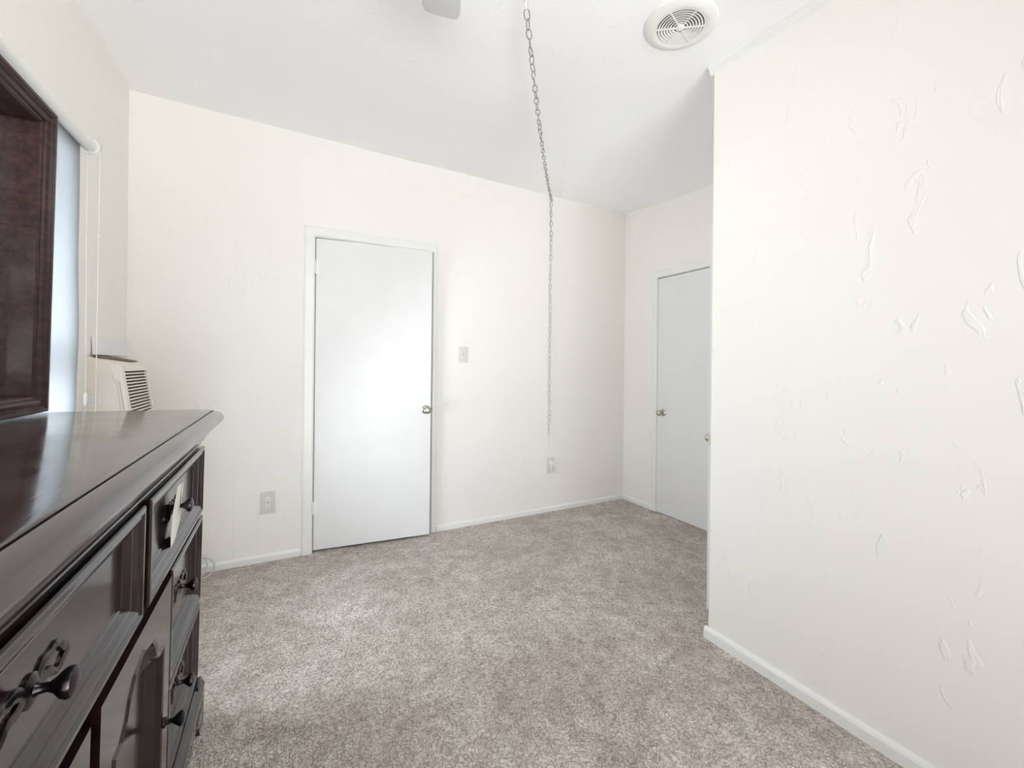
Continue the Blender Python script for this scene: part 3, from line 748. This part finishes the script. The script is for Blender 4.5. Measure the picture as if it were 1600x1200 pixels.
# cord threaded through the chain to the outlet
CD = CH
o0 = P0; oP = Vector((1.957, 3.021, 0.40)) - P0
pts = []
n = 420
for k in range(n):
    d = cum[-1] * k / (n - 1); p, tg = along(d)
    a = d / 0.0405 * PI * 0.5
    pts.append(p + Vector((0.0045 * math.cos(a), 0.0035 * math.sin(a), 0.001)) - o0)
pts += [Vector(p) - o0 for p in smooth_path([(1.957, 3.018, 0.62), (1.958, 3.015, 0.52), (1.963, 3.008, 0.46), (1.972, 3.0, 0.43)], 6)]
bm = bmesh.new(); tube(bm, pts, 0.0022, 6); obj('cord', bm, M['white_plastic'], CD, 180)
bm = bmesh.new(); box(bm, -0.002 + 0.012, 0.046, -0.030, 0.0125, -0.012, 0.028, bev=0.006)
bmesh.ops.translate(bm, verts=bm.verts, vec=oP); obj('plug', bm, M['white_plastic'], CD, 60)
bm = bmesh.new()
tube(bm, smooth_path([(0.012, -0.025, 0.030), (0.004, -0.030, -0.01), (-0.012, -0.034, -0.025), (-0.026, -0.03, -0.005), (-0.02, -0.026, 0.012), (0.0, -0.034, 0.010), (0.04, -0.036, 0.014), (0.058, -0.03, 0.02)], 6), 0.0034, 6)
tube(bm, smooth_path([(0.004, -0.034, 0.02), (0.003, -0.034, -0.03), (0.006, -0.032, -0.055)], 6), 0.0034, 6)
tube(bm, smooth_path([(0.05, -0.026, -0.02), (0.066, -0.028, -0.055), (0.086, -0.02, -0.078)], 6), 0.0034, 6)
bmesh.ops.translate(bm, verts=bm.verts, vec=oP); obj('cord_tie', bm, M['white_plastic'], CD, 180)

# cable loop behind the dresser
bm = bmesh.new()
ctrl = [(-0.72, 2.90, 0.55), (-0.60, 2.94, 0.30), (-0.50, 2.96, 0.16), (-0.425, 2.97, 0.128), (-0.362, 2.975, 0.085), (-0.35, 2.97, 0.03), (-0.39, 2.95, 0.005), (-0.46, 2.93, 0.006)]
tube(bm, smooth_path(ctrl, 8), 0.0045, 8)
ctrl = [(-0.52, 2.99, 0.10), (-0.45, 2.985, 0.135), (-0.395, 2.98, 0.10), (-0.385, 2.97, 0.05), (-0.42, 2.955, 0.006), (-0.5, 2.93, 0.006)]
tube(bm, smooth_path(ctrl, 8), 0.0045, 8)
tag(obj('cable', bm, M['cable'], None, 180), 'grey cable looping above the carpet past the end of the dresser', 'cable')

# ------------------------------------------------------------------ ceiling vent
vx, vy = 1.384, 1.207; vz = zc(vx, vy)
VT = thing('ceiling_vent', 'round white ceiling vent with concentric rings near the right wall', 'vent', (vx, vy, vz), (math.radians(2.0), math.radians(2.1), 0))
bm = bmesh.new()
prf = [(0.092, -0.004), (0.094, -0.014), (0.100, -0.017), (0.112, -0.016), (0.126, -0.012), (0.136, -0.006), (0.138, 0.004), (0.092, 0.004)]
L = [[(r_ * math.cos(2 * PI * k / 48), r_ * math.sin(2 * PI * k / 48), z) for r_, z in prf] for k in range(48)]
rings = [[bm.verts.new(p) for p in l] for l in L]
for k in range(48):
    A, B = rings[k], rings[(k + 1) % 48]
    for i in range(len(prf)): bm.faces.new((A[i], A[(i + 1) % len(prf)], B[(i + 1) % len(prf)], B[i]))
obj('flange', bm, M['vent'], VT, 35)
bm = bmesh.new(); lathe(bm, [(0, 0.093), (0.001, 0.093)], (0, 0, -0.002), (0, 0, -1), 40); obj('duct_shade_disc', bm, M['dark'], VT, label='dark disc standing in for shade behind the rings')  # flat dark disc paints the shade inside the vent
for i in range(7):
    rr = 0.024 + i * 0.0108
    bm = bmesh.new()
    pr = [(rr, -0.013), (rr + 0.0055, -0.0155), (rr + 0.0075, -0.0150), (rr + 0.0035, -0.008), (rr + 0.001, -0.008)]
    L = [[(r_ * math.cos(2 * PI * k / 48), r_ * math.sin(2 * PI * k / 48), z) for r_, z in pr] for k in range(48)]
    rings = [[bm.verts.new(p) for p in l] for l in L]
    for k in range(48):
        A, B = rings[k], rings[(k + 1) % 48]
        for q in range(len(pr)): bm.faces.new((A[q], A[(q + 1) % len(pr)], B[(q + 1) % len(pr)], B[q]))
    obj('ring', bm, M['vent'], VT, 50)
for k in range(6):
    a = PI / 3 * k + 0.35
    bm = newbox(0.015, 0.094, -0.0018, 0.0018, -0.0165, -0.010)
    bmesh.ops.rotate(bm, verts=bm.verts, cent=(0, 0, 0), matrix=Matrix.Rotation(a, 3, 'Z')); obj('spoke', bm, M['vent'], VT)
bm = bmesh.new(); lathe(bm, [(0, 0.018), (0.012, 0.018), (0.016, 0.013), (0.017, 0.002)], (0, 0, -0.002), (0, 0, -1), 24); obj('hub', bm, M['vent'], VT, 40)

# ------------------------------------------------------------------ ceiling fan (one blade tip enters the picture)
fx_, fy_, fz_ = 0.248, 0.776, 2.36
FN = thing('ceiling_fan', 'white ceiling fan with one blade tip at the top edge', 'ceiling fan', (fx_, fy_, fz_))
bm = bmesh.new(); lathe(bm, [(0, 0.03), (-0.02, 0.07), (-0.05, 0.10), (-0.11, 0.10), (-0.14, 0.05), (-0.16, 0.02)], (0, 0, -0.03), (0, 0, -1), 32); obj('motor_housing', bm, M['fan'], FN, 40)
bm = bmesh.new(); zt_ = zc(fx_, fy_) - fz_
lathe(bm, [(0, 0.065), (-0.0, 0.06), (0.03, 0.055), (0.06, 0.02), (0.062, 0.013), (zt_ - 0.10, 0.013)], (0, 0, zt_ + 0.008), (0, 0, -1), 24); obj('canopy_rod', bm, M['fan'], FN, 40)
for k in range(5):
    a = PI / 2 - math.radians(18.4) + k * 2 * PI / 5
    ol = [(0.14, -0.045), (0.35, -0.058), (0.575, -0.060), (0.594, -0.053), (0.600, -0.040), (0.600, 0.040), (0.594, 0.053), (0.575, 0.060), (0.35, 0.058), (0.14, 0.045)]
    bm = prism(bmesh.new(), ol, 'z', -0.004, 0.004)
    bmesh.ops.rotate(bm, verts=bm.verts, cent=(0, 0, 0), matrix=Matrix.Rotation(a, 3, 'Z') @ Matrix.Rotation(math.radians(8), 3, 'X')); bl = obj('blade', bm, M['fan_blade'], FN)
    bm = newbox(0.08, 0.2, -0.015, 0.015, 0.004, 0.009); bmesh.ops.rotate(bm, verts=bm.verts, cent=(0, 0, 0), matrix=Matrix.Rotation(a, 3, 'Z')); obj('blade_arm', bm, M['fan'], bl)
# glowing globe added under the fan as unseen room fill
m, t, b = mat('fill_globe_glow', (0.9, 0.9, 0.88), 0.4)
b.inputs['Emission Color'].default_value = (1.0, 0.985, 0.965, 1); b.inputs['Emission Strength'].default_value = 38.0
bm = bmesh.new(); lathe(bm, [(0, 0.035), (0.012, 0.04)] + [(0.012 + 0.095 * (1 - math.cos(a)), 0.04 + 0.05 * math.sin(a)) if a < 1.2 else (0.10 - 0.085 * math.cos(a) , 0.09 * math.sin(a)) for a in [0.4, 0.8, 1.2, 1.5, 1.8, 2.1, 2.4, 2.7, 3.0]], (0, 0, -0.195), (0, 0, -1), 28)
obj('fill_globe', bm, m, FN, 60, 'added glowing globe for fill light, out of view')
bm = bmesh.new(); lathe(bm, [(0, 0.03), (0.002, 0.045), (0.02, 0.045), (0.022, 0.03)], (0, 0, -0.180), (0, 0, -1), 24); obj('fill_globe_fitter', bm, M['fan'], FN, 40)
